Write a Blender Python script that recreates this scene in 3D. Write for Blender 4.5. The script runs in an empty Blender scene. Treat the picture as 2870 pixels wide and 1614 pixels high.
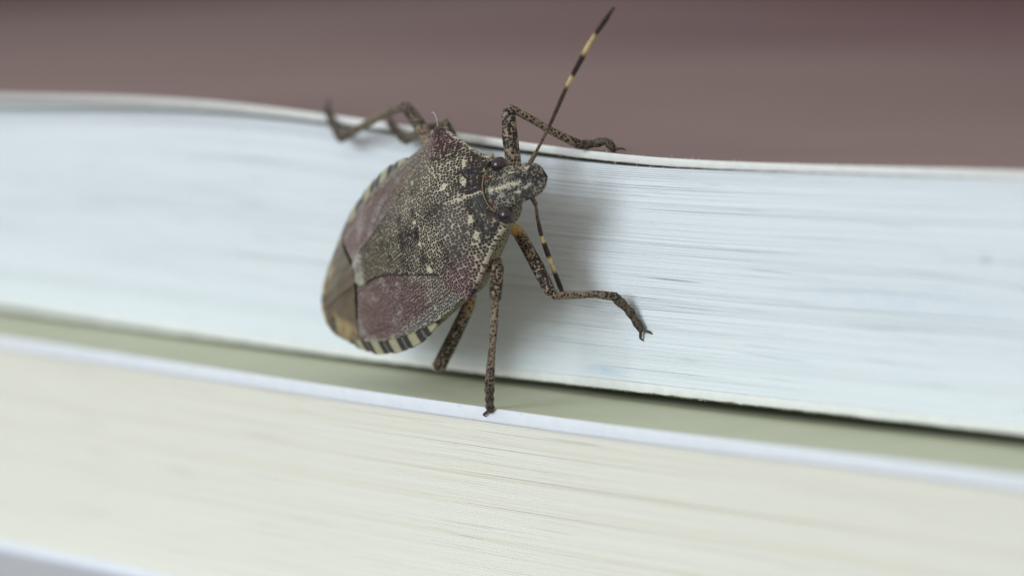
import bpy, math
import numpy as np
from mathutils import Matrix, Vector

rng = np.random.default_rng(7)
MM = 0.001
S = bpy.context.scene
col = S.collection

# ------------------------------------------------------------------ camera
TH, PI_, FOC = math.radians(46.0), math.radians(6.6), 214.5
fw = Vector((-math.sin(TH)*math.cos(PI_), math.cos(TH)*math.cos(PI_), -math.sin(PI_)))
rt = Vector((math.cos(TH), math.sin(TH), 0)); up = rt.cross(fw)
cd = bpy.data.cameras.new('camera'); cam = bpy.data.objects.new('camera', cd); col.objects.link(cam)
M = Matrix((rt, up, -fw)).transposed().to_4x4(); M.translation = -fw*FOC*MM
cam.matrix_world = M
cd.sensor_width = 36.0; cd.lens = 36.0*11800/2870
cd.clip_start = 0.01; cd.clip_end = 20.0
cd.dof.use_dof = True; cd.dof.focus_distance = 0.2075; cd.dof.aperture_fstop = 23.0
cd.dof.aperture_blades = 7
S.camera = cam

# ------------------------------------------------------------------ light
w = bpy.data.worlds.new('World'); S.world = w; w.use_nodes = True
bg = w.node_tree.nodes['Background']
bg.inputs['Color'].default_value = (1.0, 0.97, 0.925, 1); bg.inputs['Strength'].default_value = 0.58
ld = bpy.data.lights.new('window_light', 'AREA'); ld.shape = 'RECTANGLE'
ld.size = 0.46; ld.size_y = 0.46; ld.energy = 5.75; ld.color = (0.84, 0.94, 1.0)
lo = bpy.data.objects.new('window_light', ld); col.objects.link(lo)
lo.location = Vector((-0.06, -0.93, 0.30)).normalized()*0.95
lo.rotation_euler = (-Vector(lo.location)).to_track_quat('-Z', 'Y').to_euler()
S.view_settings.view_transform = 'Standard'; S.view_settings.look = 'None'
S.view_settings.gamma = 1.0; S.view_settings.exposure = 0.0; S.view_settings.use_curve_mapping = False

# ------------------------------------------------------------------ helpers
def obj(name, verts, faces, mat, parent=None, smooth=True, attrs=None, cols=None):
    me = bpy.data.meshes.new(name)
    me.from_pydata((np.asarray(verts, float)*MM).tolist(), [], [list(map(int, f)) for f in faces])
    if attrs:
        for k, a in attrs.items():
            at = me.attributes.new(k, 'FLOAT', 'POINT'); at.data.foreach_set('value', np.asarray(a, np.float32).ravel())
    if cols:
        for k, a in cols.items():
            a = np.asarray(a, np.float32); a = np.concatenate([a, np.ones((len(a), 1), np.float32)], 1)
            at = me.attributes.new(k, 'FLOAT_COLOR', 'POINT'); at.data.foreach_set('color', a.ravel())
    if smooth: me.polygons.foreach_set('use_smooth', np.ones(len(me.polygons), bool))
    me.materials.append(mat); me.update()
    o = bpy.data.objects.new(name, me); col.objects.link(o)
    if parent: o.parent = parent
    return o

def empty(name, matrix=None):
    o = bpy.data.objects.new(name, None); col.objects.link(o); o.empty_display_size = 0.005
    if matrix is not None: o.matrix_world = matrix
    return o

def tag(o, label=None, cat=None, group=None, kind=None):
    for k, v in (('label', label), ('category', cat), ('group', group), ('kind', kind)):
        if v: o[k] = v
    return o

def gridfaces(n, m, off=0, flip=False):
    i, j = np.meshgrid(np.arange(n-1), np.arange(m-1), indexing='ij')
    a = (i*m+j).ravel()+off
    q = np.stack([a, a+1, a+m+1, a+m], 1)
    return q[:, ::-1] if flip else q

def snoise(x, scale, seed, octaves=1):
    """smooth 1-D value noise in 0..1"""
    r = np.random.default_rng(seed); out = 0; amp = 1; tot = 0
    for k in range(octaves):
        t = np.asarray(x)/scale*2**k + 1000.3; i = np.floor(t).astype(int); f = t-i; f = f*f*(3-2*f)
        tab = r.random(4096); out = out + amp*(tab[i % 4096]*(1-f)+tab[(i+1) % 4096]*f); tot += amp; amp *= .5
    return out/tot

def noise2(x, y, scale, seed, octaves=3):
    r = np.random.default_rng(seed); out = 0; amp = 1; tot = 0
    for k in range(octaves):
        tx, ty = np.asarray(x)/scale*2**k+100.7, np.asarray(y)/scale*2**k+100.2
        ix, iy = np.floor(tx).astype(int), np.floor(ty).astype(int); fx, fy = tx-ix, ty-iy
        fx = fx*fx*(3-2*fx); fy = fy*fy*(3-2*fy); tab = r.random((256, 256))
        g = lambda a, b: tab[(ix+a) % 256, (iy+b) % 256]
        out = out + amp*((g(0, 0)*(1-fx)+g(1, 0)*fx)*(1-fy)+(g(0, 1)*(1-fx)+g(1, 1)*fx)*fy); tot += amp; amp *= .5
    return out/tot

def smooth_curve(pts):
    p = np.array(pts, float)
    xs = np.linspace(p[0, 0], p[-1, 0], 600); z = np.interp(xs, p[:, 0], p[:, 1])
    k = np.exp(-np.linspace(-2, 2, 61)**2); k /= k.sum()
    z = np.convolve(np.pad(z, 30, mode='edge'), k, mode='valid')
    return lambda x: np.interp(x, xs, z)

# ------------------------------------------------------------------ materials
class NT:
    def __init__(s, name):
        s.m = bpy.data.materials.new(name); s.m.use_nodes = True; s.t = s.m.node_tree
        s.b = s.t.nodes['Principled BSDF']
    def n(s, typ, **kw):
        nd = s.t.nodes.new(typ)
        for k, v in kw.items(): setattr(nd, k, v)
        return nd
    def l(s, a, b): s.t.links.new(a, b)
    def math(s, op, a, b=None, c=None, clamp=False):
        nd = s.n('ShaderNodeMath', operation=op, use_clamp=clamp)
        for i, v in enumerate((a, b, c)):
            if v is None: continue
            if isinstance(v, (int, float)): nd.inputs[i].default_value = v
            else: s.l(v, nd.inputs[i])
        return nd.outputs[0]
    def coord(s, scale=(1000, 1000, 1000)):
        tc = s.n('ShaderNodeTexCoord'); mp = s.n('ShaderNodeMapping'); mp.inputs['Scale'].default_value = scale
        s.l(tc.outputs['Object'], mp.inputs['Vector']); return mp.outputs[0]
    def noise(s, vec, scale, detail=3, rough=.55):
        nd = s.n('ShaderNodeTexNoise'); nd.inputs['Scale'].default_value = scale
        nd.inputs['Detail'].default_value = detail; nd.inputs['Roughness'].default_value = rough
        s.l(vec, nd.inputs['Vector']); return nd.outputs['Fac']
    def ramp(s, fac, stops):
        nd = s.n('ShaderNodeValToRGB'); e = nd.color_ramp.elements
        while len(e) < len(stops): e.new(.5)
        for el, (p, c) in zip(e, stops): el.position = p; el.color = (*c, 1) if len(c) == 3 else c
        s.l(fac, nd.inputs[0]); return nd.outputs[0]
    def mix(s, f, a, b, mode='MIX'):
        nd = s.n('ShaderNodeMix', data_type='RGBA', blend_type=mode)
        for i, v in ((0, f), (6, a), (7, b)):
            if isinstance(v, (int, float)): nd.inputs[i].default_value = v
            elif isinstance(v, tuple): nd.inputs[i].default_value = (*v, 1)
            else: s.l(v, nd.inputs[i])
        return nd.outputs[2]
    def bump(s, h, strength, dist):
        nd = s.n('ShaderNodeBump'); nd.inputs['Strength'].default_value = strength; nd.inputs['Distance'].default_value = dist
        s.l(h, nd.inputs['Height']); s.l(nd.outputs[0], s.b.inputs['Normal'])
    def attr(s, name, out='Color'):
        nd = s.n('ShaderNodeAttribute', attribute_name=name); return nd.outputs[out]
    def rough(s, v): s.b.inputs['Roughness'].default_value = v

def paper(name, base, streak, amt, blot=None):
    t = NT(name); v = t.coord()
    tint = t.attr('tint', 'Fac')
    st = t.noise(t.coord((60, 60, 6500)), 1.0, 3)
    c = t.mix(t.math('MULTIPLY', t.math('SUBTRACT', st, .5, clamp=True), amt), base, streak)
    big = t.noise(t.coord((45, 45, 260)), 1.0, 3)
    c = t.mix(t.math('MULTIPLY', t.math('SUBTRACT', big, .52, clamp=True), 1.1), c, blot or streak)
    c = t.mix(t.math('MULTIPLY', tint, .5), c, streak)
    # thin dark lines: painted shade of tiny gaps between leaves, and edge ink
    ln = t.noise(t.coord((130, 130, 9500)), 1.0, 2, .5)
    c = t.mix(t.math('MULTIPLY', t.math('SUBTRACT', ln, .635, clamp=True), 6.0 if name == 'white_paper' else 3.0, clamp=True), c, tuple(x*.45 for x in streak))
    speck = t.noise(v, 9.0, 2)
    c = t.mix(t.math('MULTIPLY', t.math('GREATER_THAN', speck, .79), .35), c, (.30, .28, .24))
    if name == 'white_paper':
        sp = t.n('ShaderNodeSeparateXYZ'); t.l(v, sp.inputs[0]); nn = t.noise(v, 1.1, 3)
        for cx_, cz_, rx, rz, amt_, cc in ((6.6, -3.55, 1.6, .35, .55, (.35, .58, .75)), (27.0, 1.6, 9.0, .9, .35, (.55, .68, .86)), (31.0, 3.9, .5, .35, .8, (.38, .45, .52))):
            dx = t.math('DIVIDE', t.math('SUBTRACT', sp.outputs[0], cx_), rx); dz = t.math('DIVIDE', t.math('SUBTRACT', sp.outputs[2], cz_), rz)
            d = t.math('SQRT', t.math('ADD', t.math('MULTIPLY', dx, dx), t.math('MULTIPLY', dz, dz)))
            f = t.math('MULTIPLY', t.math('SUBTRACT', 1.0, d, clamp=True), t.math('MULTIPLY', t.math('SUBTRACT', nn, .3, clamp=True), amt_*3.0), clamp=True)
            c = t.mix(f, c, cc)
    t.l(c, t.b.inputs['Base Color']); t.rough(.85); t.b.inputs['Specular IOR Level'].default_value = .2
    t.bump(t.noise(v, 14, 3), .35, .00003)
    return t.m

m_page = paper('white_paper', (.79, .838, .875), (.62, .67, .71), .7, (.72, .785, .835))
m_cream = paper('cream_paper', (.80, .788, .70), (.62, .56, .38), .6, (.77, .755, .67))

def board(name, c0, c1):
    t = NT(name); v = t.coord()
    n = t.noise(v, 1.4, 5, .65)
    c = t.ramp(n, [(.35, c0), (.7, c1)])
    c = t.mix(t.math('MULTIPLY', t.math('GREATER_THAN', t.noise(t.coord((600, 600, 5000)), 1, 2), .70), .3), c, (.45, .42, .40))
    t.l(c, t.b.inputs['Base Color']); t.rough(.8); t.bump(t.noise(v, 9, 4), .5, .00006)
    return t.m
m_board = board('white_card_core', (.76, .77, .75), (.84, .85, .83))
m_board2 = board('cool_white_card_core', (.77, .80, .855), (.82, .85, .895))
m_lav = board('lavender_white_card', (.52, .53, .60), (.58, .59, .65))

def printed_mauve():
    t = NT('mauve_printed_cover'); v = t.coord()
    n = t.noise(v, .05, 3); g = t.noise(v, 9.0, 4, .7)
    c = t.ramp(n, [(.3, (.200, .126, .123)), (.7, (.235, .150, .147))])
    sp = t.n('ShaderNodeSeparateXYZ'); t.l(v, sp.inputs[0])
    # printed magenta artwork towards the spine at one end, dark rule along the head of the cover
    dx = t.math('DIVIDE', t.math('SUBTRACT', sp.outputs[0], -42.0), 60.0); dy = t.math('DIVIDE', t.math('SUBTRACT', sp.outputs[1], 132.0), 64.0)
    d = t.math('SQRT', t.math('ADD', t.math('MULTIPLY', dx, dx), t.math('MULTIPLY', dy, dy)))
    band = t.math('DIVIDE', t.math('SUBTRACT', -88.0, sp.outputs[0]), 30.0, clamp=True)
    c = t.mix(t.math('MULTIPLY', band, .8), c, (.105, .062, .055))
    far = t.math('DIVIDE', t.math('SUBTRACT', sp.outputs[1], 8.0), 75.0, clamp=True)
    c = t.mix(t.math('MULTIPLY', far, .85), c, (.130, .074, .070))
    red = t.math('SUBTRACT', 1.38, d, clamp=True)
    c = t.mix(t.math('MULTIPLY', red, 1.15, clamp=True), c, (.085, .008, .024))
    c = t.mix(t.math('MULTIPLY', t.math('GREATER_THAN', g, .63), .5), c, (.07, .05, .05))
    c = t.mix(t.math('MULTIPLY', t.math('LESS_THAN', g, .36), .35), c, (.30, .24, .24))
    t.l(c, t.b.inputs['Base Color']); t.rough(.5); t.b.inputs['Specular IOR Level'].default_value = .12
    t.bump(g, .4, .00003)
    return t.m
m_mauve = printed_mauve()

def printed_green():
    t = NT('sage_green_cover'); v = t.coord()
    c = t.ramp(t.noise(v, .3, 5), [(.3, (.52, .545, .385)), (.7, (.575, .60, .44))])
    sp = t.noise(v, 5.0, 2)
    c = t.mix(t.math('MULTIPLY', t.math('GREATER_THAN', sp, .76), .6), c, (.10, .10, .06))
    t.l(c, t.b.inputs['Base Color']); t.rough(.55); t.b.inputs['Specular IOR Level'].default_value = .3
    t.bump(t.noise(v, 7, 3), .3, .00003)
    return t.m
m_green = printed_green()

def wood():
    t = NT('dark_stained_table'); v = t.coord((6, 60, 60))
    c = t.ramp(t.noise(v, 1, 6, .6), [(.3, (.105, .062, .054)), (.7, (.145, .09, .08))])
    t.l(c, t.b.inputs['Base Color']); t.rough(.9); t.b.inputs['Specular IOR Level'].default_value = 0.0; return t.m
m_wood = wood()

def shell(name, scale, rough=.42, three_d=False, pit=.00004, gloss=.22, amp=.38):
    """pale cuticle with dark punctures; base colour, puncture colour and puncture size come from the body pattern"""
    t = NT(name); v = t.coord()
    nz = t.n('ShaderNodeTexNoise'); nz.inputs['Scale'].default_value = 3.5; nz.inputs['Detail'].default_value = 2; t.l(v, nz.inputs['Vector'])
    vm = t.n('ShaderNodeVectorMath', operation='MULTIPLY_ADD'); t.l(nz.outputs['Color'], vm.inputs[0]); vm.inputs[1].default_value = (.05,)*3; t.l(v, vm.inputs[2])
    vo = t.n('ShaderNodeTexVoronoi', voronoi_dimensions='3D' if three_d else '2D'); vo.inputs['Scale'].default_value = scale; vo.inputs['Randomness'].default_value = .75
    t.l(vm.outputs[0], vo.inputs['Vector'])
    med = t.noise(v, 2.6, 3, .6)
    r = t.math('ADD', t.attr('dens', 'Fac'), t.math('MULTIPLY', t.math('SUBTRACT', med, .5), amp))
    dot = t.math('MULTIPLY', t.math('SUBTRACT', t.math('ADD', r, .06), vo.outputs['Distance']), 8.0, clamp=True)
    ve = t.n('ShaderNodeTexVoronoi', voronoi_dimensions='3D' if three_d else '2D', feature='DISTANCE_TO_EDGE'); ve.inputs['Scale'].default_value = scale; ve.inputs['Randomness'].default_value = .75
    t.l(vm.outputs[0], ve.inputs['Vector'])
    wall = t.math('MULTIPLY', t.math('SUBTRACT', t.math('ADD', ve.outputs['Distance'], t.math('MULTIPLY', t.math('SUBTRACT', r, .56, clamp=True), 1.5)), .03), 9.0, clamp=True)
    dot = t.math('MULTIPLY', dot, wall)
    base = t.mix(t.math('MULTIPLY', t.math('SUBTRACT', t.noise(v, 5.5, 3), .45, clamp=True), 1.6, clamp=True), t.attr('tint'), t.attr('tint2'))
    c = t.mix(t.math('MULTIPLY', dot, .96), base, t.attr('dotc'))
    t.l(c, t.b.inputs['Base Color']); t.rough(rough); t.b.inputs['Specular IOR Level'].default_value = gloss
    hgt = t.math('ADD', t.math('SUBTRACT', 1.0, dot), t.math('MULTIPLY', t.noise(v, 12, 2), .5))
    t.bump(hgt, .7, pit)
    return t.m
m_shell = shell('punctured_cuticle', 6.6)
m_wing = shell('punctured_wing_cover', 7.6, rough=.5, gloss=.2)
m_headm = shell('punctured_head_cuticle', 7.5, rough=.5, gloss=.2, three_d=True)
m_leg = shell('speckled_leg_cuticle', 6.2, rough=.45, three_d=True, pit=.00002)

def plain(name, c0, c1, scale, rough, spec=.5, bump=.00002):
    t = NT(name); v = t.coord(); n = t.noise(v, scale, 4)
    t.l(t.ramp(n, [(.3, c0), (.7, c1)]), t.b.inputs['Base Color']); t.rough(rough); t.b.inputs['Specular IOR Level'].default_value = spec
    t.bump(n, .5, bump); return t.m
m_eye = plain('dark_compound_eye', (.022, .012, .016), (.040, .022, .028), 6, .22, .6, .000005)
m_ocel = plain('red_ocellus', (.14, .008, .01), (.22, .02, .015), 9, .15)
m_claw = plain('dark_claw', (.03, .022, .016), (.06, .042, .03), 8, .4)
m_hair = plain('pale_bristle', (.40, .35, .27), (.55, .50, .40), 5, .5)
m_fibre = plain('paper_fibre', (.8, .82, .8), (.86, .87, .84), 5, .8)
m_collar = plain('yellowish_collar', (.16, .115, .05), (.26, .20, .10), 5, .45)
def memb():
    t = NT('brown_wing_membrane'); v = t.coord()
    c = t.ramp(t.noise(t.coord((400, 1900, 900)), 1.0, 4), [(.3, (.085, .062, .038)), (.7, (.15, .112, .068))])
    c = t.mix(t.attr('amber', 'Fac'), c, (.37, .27, .125))
    t.l(c, t.b.inputs['Base Color']); t.rough(.4); t.bump(t.noise(t.coord((300, 2600, 900)), 1, 2), .5, .00005); return t.m
m_memb = memb()
def edgeband():
    t = NT('banded_abdomen_margin'); t.l(t.attr('tint'), t.b.inputs['Base Color']); t.rough(.45)
    t.bump(t.noise(t.coord(), 10, 3), .4, .00003); return t.m
m_edge = edgeband()

# ------------------------------------------------------------------ setting: table
def box(name, x0, x1, y0, y1, z0, z1, mat, parent=None):
    v = [(x, y, z) for x in (x0, x1) for y in (y0, y1) for z in (z0, z1)]
    f = [(0, 1, 3, 2), (4, 6, 7, 5), (0, 4, 5, 1), (2, 3, 7, 6), (0, 2, 6, 4), (1, 5, 7, 3)]
    return obj(name, v, f, mat, parent, smooth=False)
tag(box('table_top', -2600, 900, -700, 2600, -70, -42, m_wood), kind='structure')

# ------------------------------------------------------------------ books
X0, X1 = -150.0, 78.0
def xs_for(x0, x1):
    a = np.arange(-62, 54, .45)
    return np.concatenate([np.linspace(x0, -62, 26)[:-1], a, np.linspace(53.8, x1, 14)[1:]])

def slab(name, zt, th, x0, x1, y0, y1, mat, parent, fray=0.0, seed=0, zface=None):
    """a card cover that follows zt(x); front edge at y0 is slightly ragged"""
    xs = xs_for(x0, x1); n = len(xs)
    ys_n = 6
    fr = (snoise(xs, .9, seed, 3)-.5)*fray
    rows = []
    prof = [(0, -1.0), (-.02, -.82), (-.035, -.5), (-.02, -.12), (0.03, 0.0), (2.0, 0.0), (y1-y0, 0.0), (y1-y0, -1.0), (2.0, -1.0)]
    for k, (dy, dz) in enumerate(prof):
        yy = np.full(n, y0+dy) + (fr if k < 5 else 0)
        zz = zt(xs)+dz*th + (snoise(xs, .5, seed+k+9, 3)-.5)*fray*(.9 if k in (0, 1) else 0)
        rows.append(np.stack([xs, yy, zz], 1))
    m = len(prof); V = np.stack(rows, 1).reshape(-1, 3)
    F = list(gridfaces(n, m)) + [(i*m+m-1, i*m, (i+1)*m, (i+1)*m+m-1) for i in range(n-1)]
    F += [tuple(range(m)), tuple((n-1)*m+k for k in range(m-1, -1, -1))]
    return obj(name, V, F, mat, parent)

def sheet(name, zt, x0, x1, y0, y1, mat, parent, seed=0, fray=.0, lift=.006):
    xs = xs_for(x0, x1); n = len(xs); ys = np.array([0, .4, 1.2, 3, 8, 20, 50, y1-y0])
    e = (snoise(xs, .7, seed, 4)-.5)*fray
    V = np.stack([np.stack([xs, np.full(n, y0+d)+(e if k == 0 else 0), zt(xs)+lift], 1) for k, d in enumerate(ys)], 1).reshape(-1, 3)
    return obj(name, V, gridfaces(n, len(ys)), mat, parent)

def pages(name, zb, ztop, N, x0, x1, y0, depth, mat, parent, seed, gap=.03, prot=.05, open_top=0.0):
    """every leaf is its own thin layer: front edge, upper and lower side, uneven gaps between leaves"""
    xs = xs_for(x0, x1); n = len(xs); r = np.random.default_rng(seed)
    P, T, F = [], [], []
    b, t = zb(xs), ztop(xs)
    wsum = np.zeros(n); lays = []
    for i in range(N):
        base = .86+.28*r.random()
        g = np.clip(snoise(xs, 9+14*r.random(), int(r.integers(1e6)), 2)-.60, 0, 1)*gap*6*(r.random() < .55)
        if r.random() < .10: g = g + gap*.55*np.clip(snoise(xs, 18, int(r.integers(1e6)))-.25, 0, 1)
        if i > N-7: g = g + open_top*np.clip(.5+.5*np.cos((xs+30)/26), 0, 1)
        lays.append((np.full(n, base*.1), g)); wsum += base*.1+g
    zc = np.zeros(n)
    for i, (th, g) in enumerate(lays):
        z0_ = b+(t-b)*zc/wsum; zc = zc+th; z1_ = b+(t-b)*zc/wsum; zc = zc+g
        yo = y0+prot*(r.random()-.5)*(1.0 if r.random() < .8 else 2.0)+(snoise(xs, 16, int(r.integers(1e6)), 2)-.5)*prot*.8
        yo = yo+(snoise(xs, .6, int(r.integers(1e6)), 2)-.5)*.012
        h = (z1_-z0_)
        V = np.stack([np.stack([xs, yo+1.2, z0_], 1), np.stack([xs, yo+.012, z0_], 1), np.stack([xs, yo, z0_+h*.3], 1),
                      np.stack([xs, yo, z0_+h*.7], 1), np.stack([xs, yo+.012, z1_], 1), np.stack([xs, yo+1.2, z1_], 1)], 1).reshape(-1, 3)
        F.append(gridfaces(n, 6, off=len(P)*n*6)); P.append(V); T.append(np.full(n*6, (r.random()**3)*.55))
    o = obj(name, np.concatenate(P), np.concatenate(F), mat, parent, smooth=False, attrs={'tint': np.concatenate(T)})
    o['kind'] = 'stuff'
    # solid text block behind the leaf edges
    m = 4; V = np.stack([np.stack([xs, np.full(n, y0+.25), b], 1), np.stack([xs, np.full(n, y0+.25), t], 1),
                         np.stack([xs, np.full(n, y0+depth), t], 1), np.stack([xs, np.full(n, y0+depth), b], 1)], 1).reshape(-1, 3)
    F2 = list(gridfaces(n, m))+[(i*m+3, i*m, (i+1)*m, (i+1)*m+3) for i in range(n-1)]+[(0, 1, 2, 3), tuple((n-1)*m+k for k in (3, 2, 1, 0))]
    obj('text_block', V, F2, mat, parent, smooth=False, attrs={'tint': np.zeros(len(V))})
    return o

def fibres(name, zf, y, xa, xb, count, parent, seed, L=.25, down=True):
    r = np.random.default_rng(seed); V, F = [], []
    for _ in range(count):
        x = xa+(xb-xa)*r.random(); p = np.array([x, y+.02*r.standard_normal(), float(zf(x))])
        d = np.array([r.standard_normal()*.8, -.25*r.random(), (-1 if down else 1)*(.3+r.random())]); d /= np.linalg.norm(d)
        ln = L*(.3+r.random()); bend = np.array([r.standard_normal(), 0, r.standard_normal()])*.3*ln
        rad = .007+.006*r.random(); o0 = len(V)
        for k in range(4):
            q = p+d*ln*k/3+bend*(k/3)**2
            for a in range(3): V.append(q+rad*np.array([math.cos(a*2.1), math.sin(a*2.1), .3*math.sin(a*2.1+1)]))
        for k in range(3):
            for a in range(3): F.append((o0+k*3+a, o0+k*3+(a+1) % 3, o0+k*3+3+(a+1) % 3, o0+k*3+3+a))
    return tag(obj(name, V, F, m_fibre, parent), kind='stuff')

# -- the upper paperback
zT = smooth_curve([(-112, 6.6), (-60, 7.2), (-42.75, 7.6), (-32.8, 8.1), (-23.5, 8.32), (-14.6, 8.12), (-3.6, 7.66), (1.7, 7.43), (5.5, 7.3), (9.2, 7.23), (14, 7.33), (18.7, 7.5), (25.4, 7.77), (33.2, 8.09), (50, 8.5), (78, 8.7)])
zP = smooth_curve([(-112, 5.9), (-60, 6.4), (-42.8, 6.85), (-32.8, 7.32), (-23.5, 7.62), (-14.6, 7.52), (-3.6, 6.95), (1.7, 6.77), (5.5, 6.68), (9.2, 6.69), (14, 6.88), (21, 7.16), (33.2, 7.70), (50, 8.1), (78, 8.3)])
zB = smooth_curve([(-112, -4.75), (-43, -4.78), (-30, -4.84), (-12, -4.8), (-.6, -4.66), (7.6, -4.48), (14.1, -4.38), (21.7, -4.22), (33.5, -3.97), (50, -3.8), (78, -3.7)])
BT = .39
up_book = empty('paperback_book')
tag(up_book, 'white paged paperback with mauve cover on top, its wavy page edges carrying the bug', 'book')
fc = slab('front_cover', zT, BT, X0, X1, .0, 146, m_board, up_book, fray=.07, seed=11)
sheet('print_or_shade_face', zT, X0, X1, .05, 146, m_mauve, fc, seed=31, fray=.05)
fibres('paper_fibres', lambda x: zT(x)-BT, -.01, 2, 20, 40, fc, 3, .13)
fibres('paper_fibres', lambda x: zT(x), .03, 2, 30, 60, fc, 4, .10, down=False)
bc = slab('back_cover', lambda x: zB(x)+.50, .46, X0, X1, -.02, 146, m_board, up_book, fray=.09, seed=12)
m_olive = plain('dark_olive_gap_shade', (.060, .066, .024), (.09, .098, .04), 3, .7)  # shade of the gap between the books, put into a dark olive colour
slab('print_or_shade_face', lambda x: zB(x)+.055, .10, X0, X1, .03, 146, m_olive, bc, fray=.05, seed=14)  # dark slab added under the back cover to paint the gap darker
slab('print_or_shade_face', lambda x: zT(x)-BT+.012, .05, X0, X1, .05, 146, plain('kraft_brown_cover_lining', (.20, .15, .075), (.26, .20, .11), 2, .8), fc, fray=.02, seed=15)
fibres('paper_fibres', lambda x: zB(x)+.06, -.03, 3, 30, 150, bc, 5, .09)
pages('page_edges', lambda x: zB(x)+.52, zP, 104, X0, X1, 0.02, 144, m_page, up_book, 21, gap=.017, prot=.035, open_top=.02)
box('spine', X0, X1, 145.7, 146.5, -4.0, 7.0, m_mauve, up_book)

# -- the lower book
LY = -6.5
zA = smooth_curve([(-112, -5.1), (-34, -5.02), (-23.7, -5.03), (-4.6, -5.05), (6, -4.97), (13, -4.92), (20, -4.80), (27.5, -4.62), (38.7, -4.42), (60, -4.2), (84, -4.1)])
low = empty('green_cover_book')
tag(low, 'cream paged book with sage green cover and white edge lying under the paperback', 'book')
CT = .72
fc2 = slab('front_cover', zA, CT, X0-4, X1+6, LY, 156, m_board2, low, fray=.025, seed=41)
sheet('print_or_shade_face', zA, X0-4, X1+6, LY+.05, 156, m_green, fc2, seed=42, fray=.03)
zCb = smooth_curve([(-112, -16.6), (-34, -16.6), (0, -16.58), (40, -16.2), (84, -16.0)])
pages('page_edges', zCb, lambda x: zA(x)-CT-.02, 96, X0-3, X1+5, LY+.05, 160, m_cream, low, 22, gap=.010, prot=.022)
slab('back_cover', lambda x: zCb(x)-.02, .56, X0-4, X1+6, LY, 156, m_board2, low, fray=.02, seed=43)
box('spine', X0-4, X1+6, 155.6, 156.5, -16.9, -5.3, m_green, low)

# -- the pale book at the bottom of the stack
third = empty('lavender_book')
tag(third, 'pale lavender book at the bottom of the stack, only a sliver of cover showing', 'book')
zL = lambda x: np.interp(x, [-170, 90], [-17.35, -17.0])
slab('front_cover', zL, .7, X0-12, X1+10, LY-16, 170, m_lav, third, fray=.02, seed=51)
pages('page_edges', lambda x: np.full(np.shape(x), -40.9), lambda x: zL(x)-.74, 70, X0-11, X1+9, LY-15.6, 180, m_page, third, 23, gap=.01, prot=.04)
slab('back_cover', lambda x: np.full(np.shape(x), -41.0), .95, X0-12, X1+10, LY-16, 170, m_lav, third, fray=.02, seed=53)

# ------------------------------------------------------------------ the bug (body frame: u to the head, v to its left, h dorsal; millimetres)
Bm = Matrix(((.88705749, -.45364941, -.08562253), (.00414519, .19328618, -.98113367), (.46164036, .86996705, .17333642))).to_4x4()
Bm.translation = Vector((-.0405, -6.017, 3.2786))*MM
bug = empty('stink_bug', Bm)
tag(bug, 'mottled grey-brown shield bug with banded antennae clinging to the white page edges', 'bug')

_W = np.array([(-10.1, .4), (-9.8, 1.05), (-9.3, 1.65), (-8.5, 2.35), (-7.5, 3.1), (-6.4, 3.85), (-5, 4.35), (-3.8, 4.6), (-2.5, 4.7), (-1, 4.6), (.5, 4.5), (2, 4.6), (2.6, 4.75), (3.2, 4.1), (3.75, 3.4), (4.5, 2.5), (5.15, 1.9), (5.6, 1.8)])
_R = np.array([(-10, -1.0), (-9, -.75), (-7.5, -.2), (-5.5, .35), (-3, .85), (-1, 1.15), (1, 1.32), (2.45, 1.34), (3.6, .80), (4.8, .12), (5.6, -.2)])
_E = np.array([(-10, -1.1), (-8, -.95), (-5, -.8), (-2, -.65), (.5, -.3), (2, .05), (2.6, .15), (3.5, -.1), (5.2, -.6), (5.6, -.7)])
def smt(T, s=.22):
    xs = np.linspace(-10.5, 6, 700); y = np.interp(xs, T[:, 0], T[:, 1]); k = np.exp(-(np.arange(-60, 61)*(xs[1]-xs[0])/s)**2); k /= k.sum()
    y = np.convolve(np.pad(y, 60, mode='edge'), k, mode='valid'); return lambda u: np.interp(u, xs, y)
fW, fR, fE = smt(_W, .2), smt(_R), smt(_E)
def H(u, v):
    f = 1-np.clip(np.abs(v)/fW(u), 0, 1)**1.9
    return fE(u)+(fR(u)-fE(u))*f

PALE = np.array((.45, .395, .295)); PALE2 = np.array((.28, .24, .18)); DOT = np.array((.013, .010, .011))
PINK = np.array((.30, .185, .175)); BONE = np.array((.56, .51, .38)); SLATE = np.array((.040, .038, .045))
def blob(u, v, cu, cv, ru, rv, ang=0, soft=.25, seed=3):
    a = math.radians(ang); du, dv = u-cu, v-cv
    p, q = du*math.cos(a)+dv*math.sin(a), -du*math.sin(a)+dv*math.cos(a)
    d = np.sqrt((p/ru)**2+(q/rv)**2)+(noise2(u, v, .25, seed)-.5)*.5
    return np.clip((1-d)/soft+.5, 0, 1)
def lerp(a, b, t): return a*(1-t[:, None])+b*t[:, None]

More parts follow.
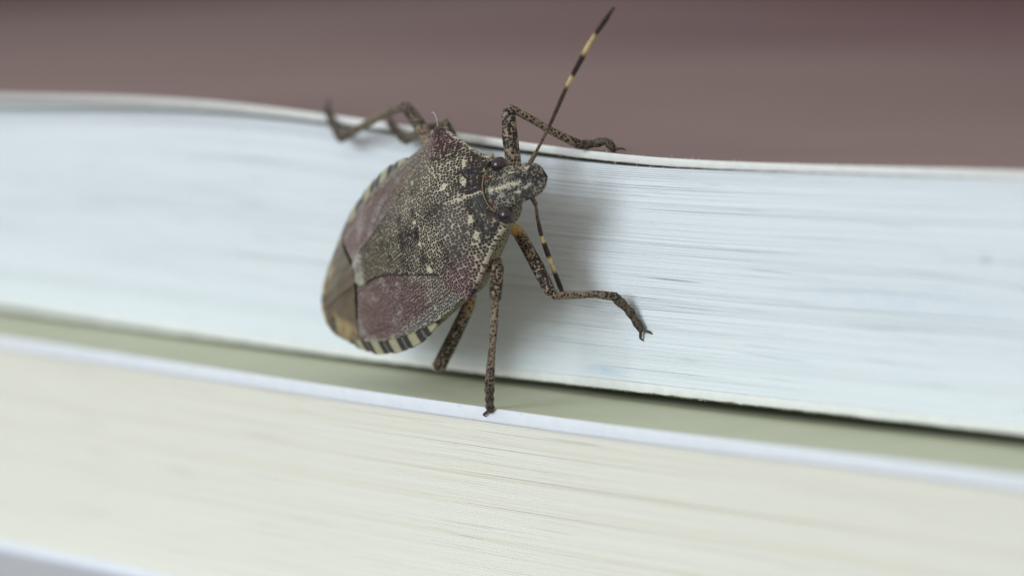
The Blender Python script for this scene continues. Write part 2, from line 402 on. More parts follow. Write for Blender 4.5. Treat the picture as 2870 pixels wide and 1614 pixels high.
def plate(name, U, V, mat, parent, pattern, lift=0.0, thick=.22, relief=None, inset=.10):
    """curved plate over the body from a (n,m) grid of u,v with a turned-down rim"""
    n, m = U.shape; Hh = H(U, V)+lift
    if relief is not None: Hh = Hh+relief(U, V)
    top = np.stack([U, V, Hh], -1)
    cu, cv = U.mean(), V.mean()
    ring = [(0, j) for j in range(m)]+[(i, m-1) for i in range(1, n)]+[(n-1, j) for j in range(m-2, -1, -1)]+[(i, 0) for i in range(n-2, 0, -1)]
    R = np.array([top[i, j] for i, j in ring]); c = np.array([cu, cv, 0])
    dirv = c-R; dirv[:, 2] = 0; dirv /= np.linalg.norm(dirv, axis=1)[:, None]+1e-9
    R1 = R-dirv*.02-np.array([0, 0, thick*.35]); R2 = R+dirv*inset-np.array([0, 0, thick])
    P = np.concatenate([top.reshape(-1, 3), R1, R2]); nr = len(ring); b0 = n*m
    F = list(gridfaces(n, m))
    for k in range(nr):
        k2 = (k+1) % nr; a, b = ring[k][0]*m+ring[k][1], ring[k2][0]*m+ring[k2][1]
        F.append((b, a, b0+k, b0+k2)); F.append((b0+k2, b0+k, b0+nr+k, b0+nr+k2))
    t1, t2, dc, de = pattern(P[:, 0], P[:, 1])
    return obj(name, P, F, mat, parent, attrs={'dens': de}, cols={'tint': t1, 'tint2': t2, 'dotc': dc})

def const(a, n): return np.tile(np.asarray(a, float), (n, 1))

# abdomen and thorax under the plates: one closed body
nu, nv = 70, 36
uu = np.linspace(-9.75, 5.2, nu); ringv = []
for k in range(nv):
    a = 2*math.pi*k/nv; s, cth = math.sin(a), math.cos(a)
    vv = (fW(uu)*.93-.12)*np.clip(np.abs(cth), 0, 1)**.8*np.sign(cth)
    vv = np.where(uu < -9.5, vv*.6, vv)
    topz = H(uu, vv)-.16; thick = np.interp(uu, [-9.75, -8, -4, 0, 3, 5.2], [.25, 1.3, 2.5, 2.7, 2.3, 1.3])
    botz = fE(uu)-.2-thick*np.clip(1-(np.abs(vv)/(fW(uu)*.95))**2.2, 0, 1)**.7
    ringv.append(np.stack([uu, vv, np.where(s >= 0, topz, botz)], 1))
P = np.stack(ringv, 1).reshape(-1, 3)
F = [(i*nv+k, i*nv+(k+1) % nv, (i+1)*nv+(k+1) % nv, (i+1)*nv+k) for i in range(nu-1) for k in range(nv)]+[tuple(range(nv-1, -1, -1)), tuple((nu-1)*nv+k for k in range(nv))]
n_ = len(P); body = obj('body', P, F, m_leg, bug, attrs={'dens': np.full(n_, .36)}, cols={'tint': const((.24, .20, .115), n_), 'tint2': const((.17, .14, .08), n_), 'dotc': const(DOT, n_)})

# pronotum
tv = np.sin(np.linspace(-math.pi/2, math.pi/2, 110))*.55+np.linspace(-1, 1, 110)*.45
vg = 4.66*tv
uf = np.interp(np.abs(vg), [0, .6, 1.0, 1.5, 1.72, 1.86, 2.05, 2.45, 3.0, 3.5, 4.05, 4.4, 4.58, 4.66], [4.85, 4.90, 4.98, 5.16, 5.34, 5.30, 4.98, 4.48, 4.0, 3.62, 3.18, 2.88, 2.66, 2.42])
ur = np.interp(np.abs(vg), [0, 2.3, 2.8, 3.2, 3.9, 4.3, 4.55, 4.66], [1.0, .92, 1.08, 1.32, 1.62, 1.92, 2.2, 2.40])
s = np.linspace(0, 1, 80)[:, None]
U = uf[None]*(1-s)+ur[None]*s; V = np.repeat(vg[None], 80, 0)
def pat_pron(u, v):
    n = len(u); av = np.abs(v)
    base = lerp(const(PALE, n), const(PALE2, n), np.clip((noise2(u, v, .9, 5)-.4)*3, 0, 1))
    pk = np.clip((av-2.3)/1.4, 0, 1)*np.clip((3.9-u)/.6, 0, 1)*np.clip(.35+noise2(u, v, .8, 8), 0, 1)
    base = lerp(base, const((.36, .24, .225), n), np.clip(pk, 0, 1)*.85)
    dens = .52+.30*(noise2(u, v, 1.1, 12)-.5)
    front = np.clip((u-3.75)/.5, 0, 1)*np.clip((2.6-av)/.4, 0, 1)
    dens = dens+.10*front
    base = lerp(base, const((.22, .175, .13), n), front*.55*np.clip((noise2(u, v, .5, 22)-.3)*3, 0, 1))
    dotc = lerp(const(DOT, n), const((.036, .014, .017), n), np.clip(pk*1.2, 0, 1))
    # pale midline, smooth dark calli, pale callus spots, pale lateral margin
    mid = np.clip(1-np.abs(v-.04)/.16, 0, 1)*np.clip((u-2.9)/.6, 0, 1)
    bone = mid*.9
    for cu, cv, ru, rv, an in ((4.05, .94, .11, .33, 12), (4.07, 1.95, .09, .27, 5), (4.02, -1.17, .12, .24, -10), (4.03, -1.98, .11, .30, -8), (3.1, .95, .20, .13, 30)):
        bone = np.maximum(bone, blob(u, v, cu, cv, ru, rv, an))
    sl = 0
    for sg in (1, -1):
        sl = np.maximum(sl, blob(u, v, 4.32, sg*1.42, .24, .42, sg*8, .35)); sl = np.maximum(sl, blob(u, v, 4.27, sg*.55, .20, .36, -sg*20, .35))
    sl = np.maximum(sl, blob(u, v, 4.30, -2.0, .2, .34, -20))
    sl = sl*np.clip((noise2(u, v, .35, 4)-.36)*5, 0, 1)
    w_ = np.interp(u, [1.9, 2.6, 3.2, 3.75, 4.5, 5.2], [4.5, 4.6, 4.1, 3.4, 2.5, 1.85])
    marg = np.clip((av-(w_-.22))/.1, 0, 1)*np.clip((u-2.9)/.3, 0, 1)
    bone = np.maximum(bone, marg*.62)
    tipd = np.clip((av-4.0)/.35, 0, 1)*np.clip((u-2.5)/.2, 0, 1)*.8
    base = lerp(base, const(BONE, n), np.clip(bone, 0, 1)); dens = dens*(1-.72*np.clip(bone, 0, 1))
    base = lerp(base, const(SLATE, n), np.clip(np.maximum(sl, tipd), 0, 1)); dens = np.where(sl > .5, dens*.6, dens)
    rear = np.interp(av, [0, 2.3, 2.8, 3.2, 3.9, 4.3, 4.55, 4.66], [1.0, .92, 1.08, 1.32, 1.62, 1.92, 2.2, 2.40])
    seam = np.clip(1-(u-rear)/.09, 0, 1)*(av < 4.3); base = lerp(base, const(DOT, n), seam*.8)
    b2 = lerp(base*.72, base, np.clip(sl, 0, 1)); return base, b2, dotc, dens
def rel_pron(u, v):
    av = np.abs(v); r = 0.05*(noise2(u, v, .9, 33)-.5)
    for sg in (1, -1): r = r-.07*blob(u, v, 4.35, sg*1.1, .3, .9, 0, .6)+.05*blob(u, v, 4.05, sg*1.0, .16, .4, 0, .5)
    return r-.10*np.clip((u-4.6)/.4, 0, 1)**2*np.clip((1.6-av)/.6, 0, 1)
pron = plate('pronotum', U, V, m_shell, bug, pat_pron, lift=.05, thick=.5, relief=rel_pron, inset=.22)

# scutellum
us = np.linspace(1.25, -5.6, 110)
ws = np.interp(us, [-5.6, -5.55, -5.4, -5.1, -4.7, -4.1, -3.5, -2.6, -1.5, -.5, .4, 1.0, 1.25], [.03, .28, .60, .85, .97, 1.0, 1.08, 1.32, 1.80, 2.24, 2.60, 2.85, 2.94])
U = np.repeat(us[:, None], 60, 1); V = ws[:, None]*np.linspace(-1, 1, 60)[None]
def pat_scut(u, v):
    n = len(u); back = np.clip((-u-.5)/2.5, 0, 1)
    base = lerp(const(PALE*.93, n), const((.30, .255, .175), n), back)
    base = lerp(base, base*.7, np.clip((noise2(u, v, .7, 6)-.42)*3, 0, 1))
    dens = .54+.26*(noise2(u, v, 1.3, 17)-.5)-.03*back
    bone = 0; dk = 0
    for cv, cu in ((2.2, .95), (1.18, 1.0), (-.02, .92), (-1.16, .9), (-2.45, .78)):
        bone = np.maximum(bone, blob(u, v, cu, cv, .20 if abs(cv) < 2 else .26, .12 if abs(cv) < 2 else .15, 0, .4))
    for cu, cv, ru, rv in ((.8, .62, .22, .3), (.8, -.62, .25, .3), (.85, 1.7, .22, .24), (.75, -1.85, .35, .3), (-.47, -.6, .28, .26), (-.45, .7, .22, .24), (-1.7, -.1, .2, .15)):
        dk = np.maximum(dk, blob(u, v, cu, cv, ru, rv, 0, .6))
    tip = np.clip((-u-4.35)/.45, 0, 1)
    base = lerp(base, const((.42, .41, .35), n), tip*.9); base = lerp(base, const((.16, .155, .15), n), blob(u, v, -4.95, .1, .25, .3)*.7)
    dens = dens-.30*tip
    base = lerp(base, const(SLATE, n), dk*.75); base = lerp(base, const(BONE, n), bone); dens = dens*(1-.9*bone)
    rim = np.abs(v)/np.interp(u, us[::-1], ws[::-1]); seam = np.clip((rim-1+.09/np.clip(np.interp(u, us[::-1], ws[::-1]), .3, 3))*np.interp(u, us[::-1], ws[::-1])/.05, 0, 1)*np.clip((u+5.0)/.6, 0, 1)
    base = lerp(base, const(DOT, n), seam*.85)
    return base, lerp(base*.72, base, np.clip(bone, 0, 1)), const(DOT, n), dens
scut = plate('scutellum', U, V, m_shell, bug, pat_scut, lift=.02, thick=.2, inset=.05,
             relief=lambda u, v: .05*(noise2(u, v, 1.2, 41)-.5)-.05*np.clip((u-.9)/.3, 0, 1)+.06*np.clip(1-np.abs(np.abs(v)/np.interp(u, us[::-1], ws[::-1])-.9)/.12, 0, 1)*np.clip(-u/3, 0, 1))

# fore wings: leathery corium, brown membrane
def wing(sg):
    q = np.linspace(0, 1, 46)[None]; rr = np.linspace(0, 1, 110)[:, None]
    u0 = 1.55+.75*q; u1 = -5.5-1.95*q**1.1
    U = u0+(u1-u0)*rr
    vin = np.interp(U, [-7.2, -5.5, -5.1, -4.1, -3.5, -2.6, -1.5, -.5, .4, 1.0, 1.6, 2.4], [.62, .68, .75, .86, .96, 1.2, 1.66, 2.1, 2.46, 2.75, 3.0, 3.4])
    vout = np.interp(U, [-7.2, -6.4, -5.2, -4, -3, -2, -1, 0, 1, 2, 2.4], [2.80, 3.22, 3.68, 4.0, 4.2, 4.33, 4.40, 4.42, 4.42, 4.42, 4.40])
    V = sg*(vin+(vout-vin)*q)
    def pat(u, v):
        n = len(u); av = np.abs(v)
        base = lerp(const((.198, .134, .116), n), const((.245, .188, .162), n), np.clip((noise2(u, v, 1.0, 61+sg)-.3)*2.5, 0, 1))
        bl = np.clip((noise2(u, v, .55, 64+sg, 4)-.50)*5, 0, 1)
        base = lerp(base, const((.42, .38, .35), n), bl*.7)
        clav = np.clip((u+1.6)/2.2, 0, 1)
        base = lerp(base, const(PALE*.92, n), clav*.75)
        out = np.clip((av-np.interp(u, [-6, -4, -2, 0, 2], [3.4, 3.75, 3.75, 3.75, 3.9]))/.2, 0, 1)*np.clip((u+4.5)/1.5, 0, 1)
        base = lerp(base, const((.44, .42, .36), n), out*.8)
        inner = np.clip(1-(av-np.interp(u, [-5.5, -3.5, -1.5, .4], [.6, .8, 1.5, 2.4]))/.35, 0, 1)*np.clip((-u-1.5)/1.5, 0, 1)
        base = lerp(base, const((.15, .05, .05), n), inner*.55)
        dens = .40+.10*(noise2(u, v, 1., 66)-.5)+.05*clav+.06*out-.10*np.clip((-u-2.2)/2, 0, 1)
        vein = np.clip(1-np.abs(av-np.interp(u, [-6.5, -4, -1, 1.6], [2.9, 3.45, 3.72, 3.85]))/.05, 0, 1)
        vein = np.maximum(vein, np.clip(1-np.abs(av-np.interp(u, [-5.4, -2.5, 1.6], [1.0, 2.05, 3.75]))/.05, 0, 1))
        base = lerp(base, const((.13, .055, .055), n), vein*.8)
        dotc = lerp(const((.055, .026, .028), n), const(DOT*1.3, n), np.clip(clav+out, 0, 1))
        edge = np.clip((av-np.interp(u, [-7.2, -6.4, -5.2, -4, -3, -2, -1, 0, 1, 2], [2.64, 3.1, 3.58, 3.92, 4.12, 4.25, 4.32, 4.34, 4.34, 4.34]))/.05, 0, 1)
        base = lerp(base, const((.55, .50, .36), n), edge*.7)
        return base, base*.8, dotc, dens
    def rel(u, v):
        av = np.abs(v)
        return .05*(noise2(u, v, 1.1, 71)-.5)-.06*np.clip(1-np.abs(av-np.interp(u, [-6.5, -4, -1, 1.6], [2.9, 3.45, 3.72, 3.85]))/.12, 0, 1)-.04*np.clip(1-np.abs(av-np.interp(u, [-5.4, -2.5, 1.6], [1.0, 2.05, 3.75]))/.1, 0, 1)
    if sg > 0: U, V = U[:, ::-1], V[:, ::-1]
    wobj = plate('forewing', U[::1], V, m_wing, bug, pat, lift=-.03, thick=.16, relief=rel, inset=.04)
    # membrane: overlapping brown film behind the corium
    tq = np.linspace(0, 1, 40)[None]; tr = np.linspace(0, 1, 40)[:, None]
    vo = np.interp(tr, [0, .2, .4, .6, .8, .92, 1], [2.78, 2.68, 2.48, 2.15, 1.68, 1.25, .75])
    vv = vo+(-.55*(1-tr)-vo)*tq
    um = -5.3-1.75*np.clip(np.abs(vv)/2.7, 0, 1)**1.1; U2 = um+(-9.95-um)*tr**.92; V2 = sg*vv
    Hm = H(U2, V2)+(.06 if sg > 0 else .02)+.03*np.sin(V2*9+U2*1.1)*.4
    P = np.stack([U2, V2, Hm], -1).reshape(-1, 3)
    am = np.clip((noise2(P[:, 0], P[:, 1], .8, 81)-.42)*4, 0, 1)*np.clip((np.abs(P[:, 1])-np.interp(P[:, 0], [-10, -8.8, -6.5], [-.5, .5, 2.3]))/.45, 0, 1)
    obj('membrane', P, gridfaces(40, 40, flip=sg > 0), m_memb, wobj, attrs={'amber': am})
wing(1); wing(-1)

# banded abdominal margin: one segment after another, dark at the joints
segs = [(-.55, -2.15), (-2.2, -3.75), (-3.8, -5.25), (-5.3, -6.7), (-6.75, -8.0), (-8.05, -9.2)]
for sg in (1, -1):
    for k, (ua, ub) in enumerate(segs):
        a, b = 24, 8; uq = np.linspace(ua, ub, a)[:, None]; q = np.linspace(0, 1, b)[None]
        vo = np.interp(uq, [-9.9, -9.5, -8.5, -7.7, -6.4, -4.9, -3.8, -2.5, -1.2, -.3], [.62, 1.40, 2.34, 3.05, 3.9, 4.44, 4.70, 4.79, 4.58, 4.2])
        tq = (uq-ua)/(ub-ua); vo = vo-.07*np.abs(2*tq-1)**6+.02*tq+(.12 if sg > 0 else 0)
        vi = vo-.95; V = sg*(vi+(vo-vi)*q); U = np.repeat(uq, b, 1)
        Hh = fE(U)+.02+.28*(1-q)-.10*q**3+0*U
        top = np.stack([U, V, Hh], -1).reshape(-1, 3); bot = top-np.array([0, 0, .12])
        n2 = a*b; F = list(gridfaces(a, b, flip=sg > 0))+list(gridfaces(a, b, off=n2, flip=sg < 0))
        F += [(i*b+b-1, (i+1)*b+b-1, n2+(i+1)*b+b-1, n2+i*b+b-1) for i in range(a-1)]
        for i in (0, a-1): F += [(i*b+j, i*b+j+1, n2+i*b+j+1, n2+i*b+j) for j in range(b-1)]
        P = np.concatenate([top, bot]); tt = (P[:, 0]-ua)/(ub-ua)
        dk = np.clip((np.abs(tt-.5)-.18+.06*(noise2(P[:, 0], P[:, 1], .2, 90+k)-.5))/.05, 0, 1)
        sl = np.clip((np.abs(tt-.5)-.47)/.02, 0, 1)*.8
        ct = lerp(const((.38, .355, .22), len(P)), const((.022, .022, .024), len(P)), dk*.97); ct = lerp(ct, const((.46, .43, .30), len(P)), sl)
        obj('abdomen_margin', P, F, m_edge, bug, cols={'tint': ct})

# head
hu = np.array([4.35, 4.7, 5.1, 5.5, 5.9, 6.3, 6.8, 7.2, 7.5, 7.7, 7.8]); hu = np.interp(np.linspace(0, 1, 60), np.linspace(0, 1, len(hu)), hu)
hw = np.interp(hu, [4.35, 5.0, 5.45, 5.8, 6.2, 6.6, 7.0, 7.3, 7.55, 7.7, 7.8], [1.3, 1.36, 1.28, 1.14, 1.06, 1.0, .95, .88, .74, .54, .16])
hc = np.interp(hu, [4.35, 5.0, 5.8, 6.6, 7.3, 7.8], [.12, .02, -.28, -.66, -1.05, -1.42])
drop = np.interp(hu, [4.35, 5.6, 6.6, 7.3, 7.8], [.34, .30, .20, .14, .06]); hth = np.interp(hu, [4.35, 5.2, 6.2, 6.8, 7.3, 7.8], [1.0, 1.0, .85, .5, .25, .08])
nr = 48; P = []
for i in range(60):
    for k in range(nr):
        a = 2*math.pi*k/nr; cs, sn = math.cos(a), math.sin(a)
        v = hw[i]*np.sign(cs)*abs(cs)**.75; f = 1-(abs(v)/(hw[i]+1e-6))**2.6
        if sn >= 0:
            z = hc[i]-drop[i]*(1-f)
            # raised lobes with two grooves along the tylus
            z += -.07*math.exp(-((abs(v)-.26)/.07)**2)*(hu[i] > 5.4)*(hw[i] > .5)+.03*math.exp(-(v/.16)**2)
        else: z = hc[i]-drop[i]-hth[i]*max(f, 0)**.8-.05*(1-abs(cs)**3)
        P.append((hu[i], v-.07*max(0, hu[i]-4.9), z))
P = np.array(P)
F = [(i*nr+k, i*nr+(k+1) % nr, (i+1)*nr+(k+1) % nr, (i+1)*nr+k) for i in range(59) for k in range(nr)]+[tuple(range(nr-1, -1, -1)), tuple(59*nr+k for k in range(nr))]
u, v = P[:, 0], P[:, 1]; n = len(P)
base = lerp(const((.25, .225, .175), n), const((.095, .088, .075), n), np.clip((noise2(u, v, .4, 101)-.35)*3, 0, 1))
dens = .56+.18*(noise2(u, v, .6, 102)-.5)+.06*np.clip(u-6.8, 0, 1)
vm_ = v+.07*np.clip(u-4.9, 0, 9)
bone = np.maximum(np.clip(1.3-np.abs(vm_)/.09, 0, 1)*np.clip((6.9-u)/.2, 0, 1)*np.clip((u-5.05)/.2, 0, 1), blob(u, v, 7.05, .45, .2, .1, 30, .5))
for cu, cv in ((6.3, .5), (6.9, -.5), (6.5, -.62), (7.2, -.3), (5.7, -.45)): bone = np.maximum(bone, blob(u, v, cu, cv, .2, .06, 8, .5)*.8)
base = lerp(base, const(BONE, n), bone*.85); dens = dens*(1-.6*bone)
low_ = P[:, 2] < np.interp(u, hu, hc)-.30; base[low_] = (.20, .155, .09); dens[low_] = .32
head = obj('head', P, F, m_headm, bug, attrs={'dens': dens}, cols={'tint': base, 'tint2': base*.6, 'dotc': const(DOT, n)})

def ellipsoid(name, c, r, mat, parent, n=28, rot=0):
    P, F = [], []
    for i in range(n//2+1):
        th = math.pi*i/(n//2)
        for k in range(n):
            ph = 2*math.pi*k/n; p = np.array([r[0]*math.sin(th)*math.cos(ph), r[1]*math.sin(th)*math.sin(ph), r[2]*math.cos(th)])
            P.append((c[0]+p[0]*math.cos(rot)-p[1]*math.sin(rot), c[1]+p[0]*math.sin(rot)+p[1]*math.cos(rot), c[2]+p[2]))
    for i in range(n//2):
        for k in range(n): F.append((i*n+k, (i+1)*n+k, (i+1)*n+(k+1) % n, i*n+(k+1) % n))
    return obj(name, P, F, mat, parent)
for sg in (1, -1):
    ellipsoid('eye', (5.62, 1.24 if sg > 0 else -1.47, -.62 if sg > 0 else -.47), (.41, .44, .44), m_eye, head)
    ellipsoid('ocellus', (5.12, sg*.70, -.085), (.10, .08, .08), m_ocel, head, 14)

def tube(pts, rad, ring=12, sub=6, flat=1.0, wob=.0, seed=0):
    p = np.array(pts, float); r = np.array(rad, float); n = len(p)
    t = np.linspace(0, n-1, (n-1)*sub+1); i = np.clip(np.floor(t).astype(int), 0, n-2); f = (t-i)[:, None]
    g = lambda k: p[np.clip(k, 0, n-1)]
    c = .5*(2*g(i)+(g(i+1)-g(i-1))*f+(2*g(i-1)-5*g(i)+4*g(i+1)-g(i+2))*f**2+(3*g(i)-g(i-1)-3*g(i+1)+g(i+2))*f**3)
    c = np.where(f*0+sub > 1, .45*c+.55*(g(i)*(1-f)+g(i+1)*f), c)
    rr = np.interp(t, np.arange(n), r)
    d = np.gradient(c, axis=0); d /= np.linalg.norm(d, axis=1)[:, None]
    ref = np.array([0, 0, 1.]) if abs(d[:, 2]).mean() < .8 else np.array([0, 1., 0])
    a = np.cross(d, ref); a /= np.linalg.norm(a, axis=1)[:, None]; b = np.cross(a, d)
    # rounded ends
    c = np.concatenate([[c[0]-d[0]*rr[0]*.5], [c[0]-d[0]*rr[0]*.3], c, [c[-1]+d[-1]*rr[-1]*.3], [c[-1]+d[-1]*rr[-1]*.5]])
    rr = np.concatenate([[rr[0]*.15], [rr[0]*.75], rr, [rr[-1]*.75], [rr[-1]*.15]]); a = np.concatenate([a[:1], a[:1], a, a[-1:], a[-1:]]); b = np.concatenate([b[:1], b[:1], b, b[-1:], b[-1:]])
    s_ = np.concatenate([[0, 0], t/(n-1), [1, 1]])
    rg = np.random.default_rng(seed); V = []
    for k in range(ring):
        an = 2*math.pi*k/ring; w_ = 1+wob*(rg.random(len(rr))-.5)
        V.append(c+(a*math.cos(an)+b*math.sin(an)*flat)*(rr*w_)[:, None])
    m = len(c); V = np.stack(V, 1).reshape(-1, 3)
    F = [(i*ring+k, i*ring+(k+1) % ring, (i+1)*ring+(k+1) % ring, (i+1)*ring+k) for i in range(m-1) for k in range(ring)]+[tuple(range(ring-1, -1, -1)), tuple((m-1)*ring+k for k in range(ring))]
    return V, F, np.repeat(s_, ring), (c, a, b, rr)

def limb(name, pts, rad, parent, colf, **kw):
    V, F, s_, fr = tube(pts, rad, **kw); n = len(V); base, b2, dens = colf(s_, n)
    o = obj(name, V, F, m_leg, parent, attrs={'dens': dens}, cols={'tint': base, 'tint2': b2, 'dotc': const((.011, .008, .007), n)})
    return o, fr

def bristles(fr, parent, seed, count, L=.13, sk=.06):
    c, a, b, rr = fr; r = np.random.default_rng(seed); V, F = [], []
    d = np.gradient(c, axis=0); d /= np.linalg.norm(d, axis=1)[:, None]+1e-9
    for _ in range(count):
        t = (.08+.9*r.random())*(len(c)-1); i = int(t); an = r.random()*6.283
        nrm = a[i]*math.cos(an)+b[i]*math.sin(an); p = c[i]+(c[min(i+1, len(c)-1)]-c[i])*(t-i)+nrm*rr[i]*.9
        dr = nrm*.8+d[i]*.7; dr /= np.linalg.norm(dr); q = np.cross(dr, nrm); q = q/(np.linalg.norm(q)+1e-9)*.006
        o0 = len(V); ln = L*(.5+r.random()*.7); V += [p+q, p-q, p+dr*ln, p+nrm*.008]; F += [(o0, o0+1, o0+2), (o0+1, o0+3, o0+2), (o0+3, o0, o0+2)]
    return tag(obj('bristles', V, F, m_hair, parent), kind='stuff')

TAN = np.array((.275, .21, .148))
ORANGE = [True]
def fem_col(s_, n):
    base = lerp(const((.44, .25, .07) if ORANGE[0] else TAN*.9, n), const(TAN, n), np.clip((s_-.22)/.22, 0, 1)); return base, base*.75, np.interp(s_, [0, .25, .45, .8, 1], [.10, .30, .56, .64, .60])
def tib_col(s_, n): b = lerp(const(TAN*.92, n), const(TAN*.75, n), s_); return b, b*.75, np.interp(s_, [0, .15, .6, .85, 1], [.54, .46, .46, .56, .62])
def tar_col(s_, n): b = lerp(const(TAN*.42, n), const(TAN*.30, n), s_); return b, b*.6, np.full(n, .40)

def leg(pts_f, pts_t, pts_a, rf=(.26, .32, .34, .29), rt=(.24, .21, .22, .28), claws=True, br=70, seed=0, label=None, broken=False, csd=None):
    ORANGE[0] = seed in (10, 30)
    lg, fr = limb('leg', pts_f, np.interp(np.linspace(0, 1, len(pts_f)), np.linspace(0, 1, len(rf)), rf), bug, fem_col, wob=.05, seed=seed, sub=9, ring=14)
    if label: lg['label'] = label
    bristles(fr, lg, seed+1, br//3, .07)
    if broken:
        ellipsoid('broken_stump', np.array(pts_f[-1])+np.array([-.08, -.05, .1]), (.13, .15, .10), m_claw, lg, 14)
        V, F, _, _ = tube([np.array(pts_f[-1])+np.array(q) for q in ((.12, .1, .28), (-.05, -.02, .34), (-.16, -.12, .24), (-.14, -.2, .05))], [.022]*4, ring=6); obj('torn_joint_skin', V, F, m_fibre, lg)
    if pts_t:
        tb, fr = limb('tibia', pts_t, np.interp(np.linspace(0, 1, len(pts_t)), np.linspace(0, 1, len(rt)), rt), lg, tib_col, flat=.8, wob=.06, seed=seed+2, sub=9, ring=12)
        bristles(fr, lg, seed+3, br)
    if pts_a:
        k = len(pts_a); rad = np.interp(np.linspace(0, 1, 7), np.linspace(0, 1, 7), [.23, .26, .19, .24, .18, .23, .17]); p = np.array(pts_a, float)
        L = np.concatenate([[0], np.cumsum(np.linalg.norm(np.diff(p, axis=0), axis=1))]); L /= L[-1]
        q = np.stack([np.interp(np.linspace(0, 1, 7), L, p[:, i]) for i in range(3)], 1)
        ta, fr = limb('tarsus', q, rad, lg, tar_col, wob=.12, seed=seed+4, sub=4)
        bristles(fr, lg, seed+5, br//2, .12)
        if claws:
            e = q[-1]; d = q[-1]-q[-3]; d /= np.linalg.norm(d); sd = np.cross(d, (0, 0, 1.)); sd = np.array(csd) if csd else sd; sd = sd/np.linalg.norm(sd)
            for s2 in (1, -1):
                V, F, _, _ = tube([e-d*.05, e+d*.14+sd*s2*.2, e+d*.30+sd*s2*.34, e+d*.44+sd*s2*.36+np.array([0, 0, -.16])], [.085, .08, .06, .015], ring=8, sub=4); obj('claw', V, F, m_claw, lg)
    return lg

Binv = Bm.inverted()
def L_(*pts): return [np.array(Binv @ (Vector(p)*MM))/MM for p in pts]     # book frame (mm) -> body frame (mm)
cx = {'f': (3.9, 1.0, -2.0), 'm': (2.2, 1.3, -2.2), 'h': (.6, 1.5, -2.2)}
def coxa(k, s_): return np.array(cx[k])*np.array([1, s_, 1])

def antenna(p):
    """five segments; pale bands at the joints of the last three"""
    a = None
    rad = [(.13, .12, .12, .12), (.075, .08, .085, .09), (.085, .10, .11, .10), (.09, .125, .14, .105), (.085, .12, .13, .05)]
    names = ['antenna'] + ['segment']*4
    for k in range(5):
        q = [p[k]+(p[k+1]-p[k])*t for t in (0, .33, .67, .985)]
        def cf(s_, n, k=k):
            dk = const((.075, .050, .034), n) if k < 3 else const((.038, .024, .018), n)
            pale = const((.60, .46, .22), n)
            f = np.zeros(n)
            if k == 2: f = np.clip((s_-.97)/.03, 0, 1)*.4
            if k == 3: f = np.maximum(np.clip((.26-s_)/.05, 0, 1), np.clip((s_-.70)/.06, 0, 1))
            if k == 4: f = np.clip((.24-s_)/.06, 0, 1)
            if k < 2: dk = const((.16, .115, .075), n)
            b = lerp(dk, pale, f); return b, b*.8, (.34 if k < 3 else .2)*(1-f)
        sg, fr = limb(names[k], q, rad[k], a or head, cf, ring=10, sub=5, wob=.08, seed=200+k)
        a = a or sg
        if k > 0: bristles(fr, a, 300+k, 26, .12)
leg([coxa('f', -1)]+L_((3.82, -3.20, 3.29), (5.40, -3.50, 1.83), (6.46, -3.60, 0.63)), L_((6.69, -3.60, 0.47), (7.12, -2.60, 0.43), (7.69, -1.80, 0.48), (8.41, -1.00, 0.34)), L_((8.31, -0.90, 0.29), (8.86, -0.50, -0.37), (9.43, -0.22, -1.29)), seed=10)
leg([coxa('m', -1)]+L_((4.97, -5.80, 1.85), (6.07, -7.00, 0.58)), L_((6.18, -7.10, 0.42), (6.18, -7.20, -0.89), (6.00, -7.20, -2.31), (5.77, -7.10, -3.67)), L_((5.77, -7.10, -3.74), (5.56, -6.90, -4.58), (5.30, -6.60, -5.08)), seed=20, csd=(.62, -.18, -.77))
leg([coxa('h', -1)]+L_((1.32, -4.20, -0.22), (0.22, -4.20, -2.01), (-1.19, -4.00, -3.78)), None, None, seed=30, rf=(.26, .31, .35, .36), broken=True, label='hind leg broken off at the knee')
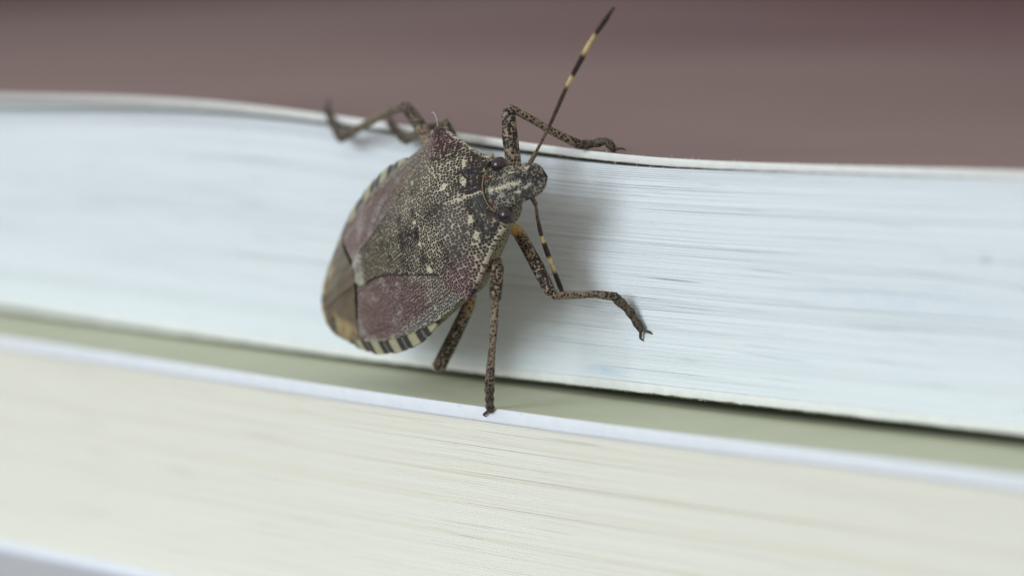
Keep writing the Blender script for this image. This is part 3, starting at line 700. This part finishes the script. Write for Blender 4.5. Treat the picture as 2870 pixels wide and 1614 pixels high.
leg([coxa('f', 1)]+L_((4.06, -3.80, 6.63), (3.81, -3.80, 8.03), (3.45, -3.60, 9.38)), L_((3.50, -3.50, 9.54), (4.09, -2.60, 8.96), (4.59, -1.60, 8.31), (5.30, -0.50, 7.67)), L_((5.20, -0.40, 7.62), (5.58, 0.30, 7.67), (6.25, 0.50, 7.86), (6.71, 0.60, 7.42)), seed=40, rf=(.30, .38, .40, .33))
leg([coxa('m', 1)]+L_((-2.44, -2.30, 8.28)), L_((-2.44, -2.30, 8.40), (-4.45, -1.80, 7.96), (-6.86, -1.00, 7.22)), L_((-6.86, -1.00, 7.19), (-8.06, -0.60, 7.54), (-9.21, 0.00, 8.00)), seed=50)
leg([coxa('h', 1)]+L_((-2.37, -3.60, 7.48), (-3.55, -3.20, 8.39), (-4.95, -2.70, 9.06)), L_((-5.27, -2.60, 9.11), (-7.26, -2.20, 8.56), (-9.47, -1.70, 7.80), (-11.71, -1.20, 7.05)), L_((-11.77, -1.15, 7.04), (-13.20, -0.50, 7.72), (-14.36, 0.20, 8.38)), seed=60, rf=(.30, .36, .37, .31))
antenna(L_((5.82, -4.40, 6.99), (6.19, -4.40, 7.47), (7.47, -4.70, 8.88), (8.92, -4.90, 10.98), (10.30, -4.70, 13.15), (11.61, -4.40, 14.85)))
antenna(L_((6.31, -4.90, 5.61), (6.24, -4.40, 4.98), (5.86, -3.90, 4.21), (5.60, -3.40, 3.34), (5.62, -2.70, 1.84), (5.52, -1.70, 0.10)))

# yellowish collar between head and pronotum, sharp corner teeth
V, F, _, _ = tube([(5.10, 1.1, -.20), (4.98, .72, .02), (4.93, .3, .13), (4.92, 0, .15), (4.93, -.3, .13), (4.98, -.72, .02), (5.10, -1.1, -.20)], [.035]*7, ring=8, sub=6); obj('collar', V, F, m_collar, pron)
for sg in (1, -1):
    V, F, _, _ = tube([(5.15, sg*1.78, -.50), (5.32, sg*1.80, -.50), (5.46, sg*1.92, -.50)], [.10, .09, .03], ring=8, sub=4); obj('corner_tooth', V, F, m_collar, pron)
# a single loose fibre caught on the shoulder
V, F, _, _ = tube([(2.55, 4.6, .15), (2.75, 4.95, .3), (2.8, 5.25, .45), (2.6, 5.35, .45)], [.012, .012, .01, .008], ring=5, sub=5); obj('stray_fibre', V, F, m_fibre, pron)
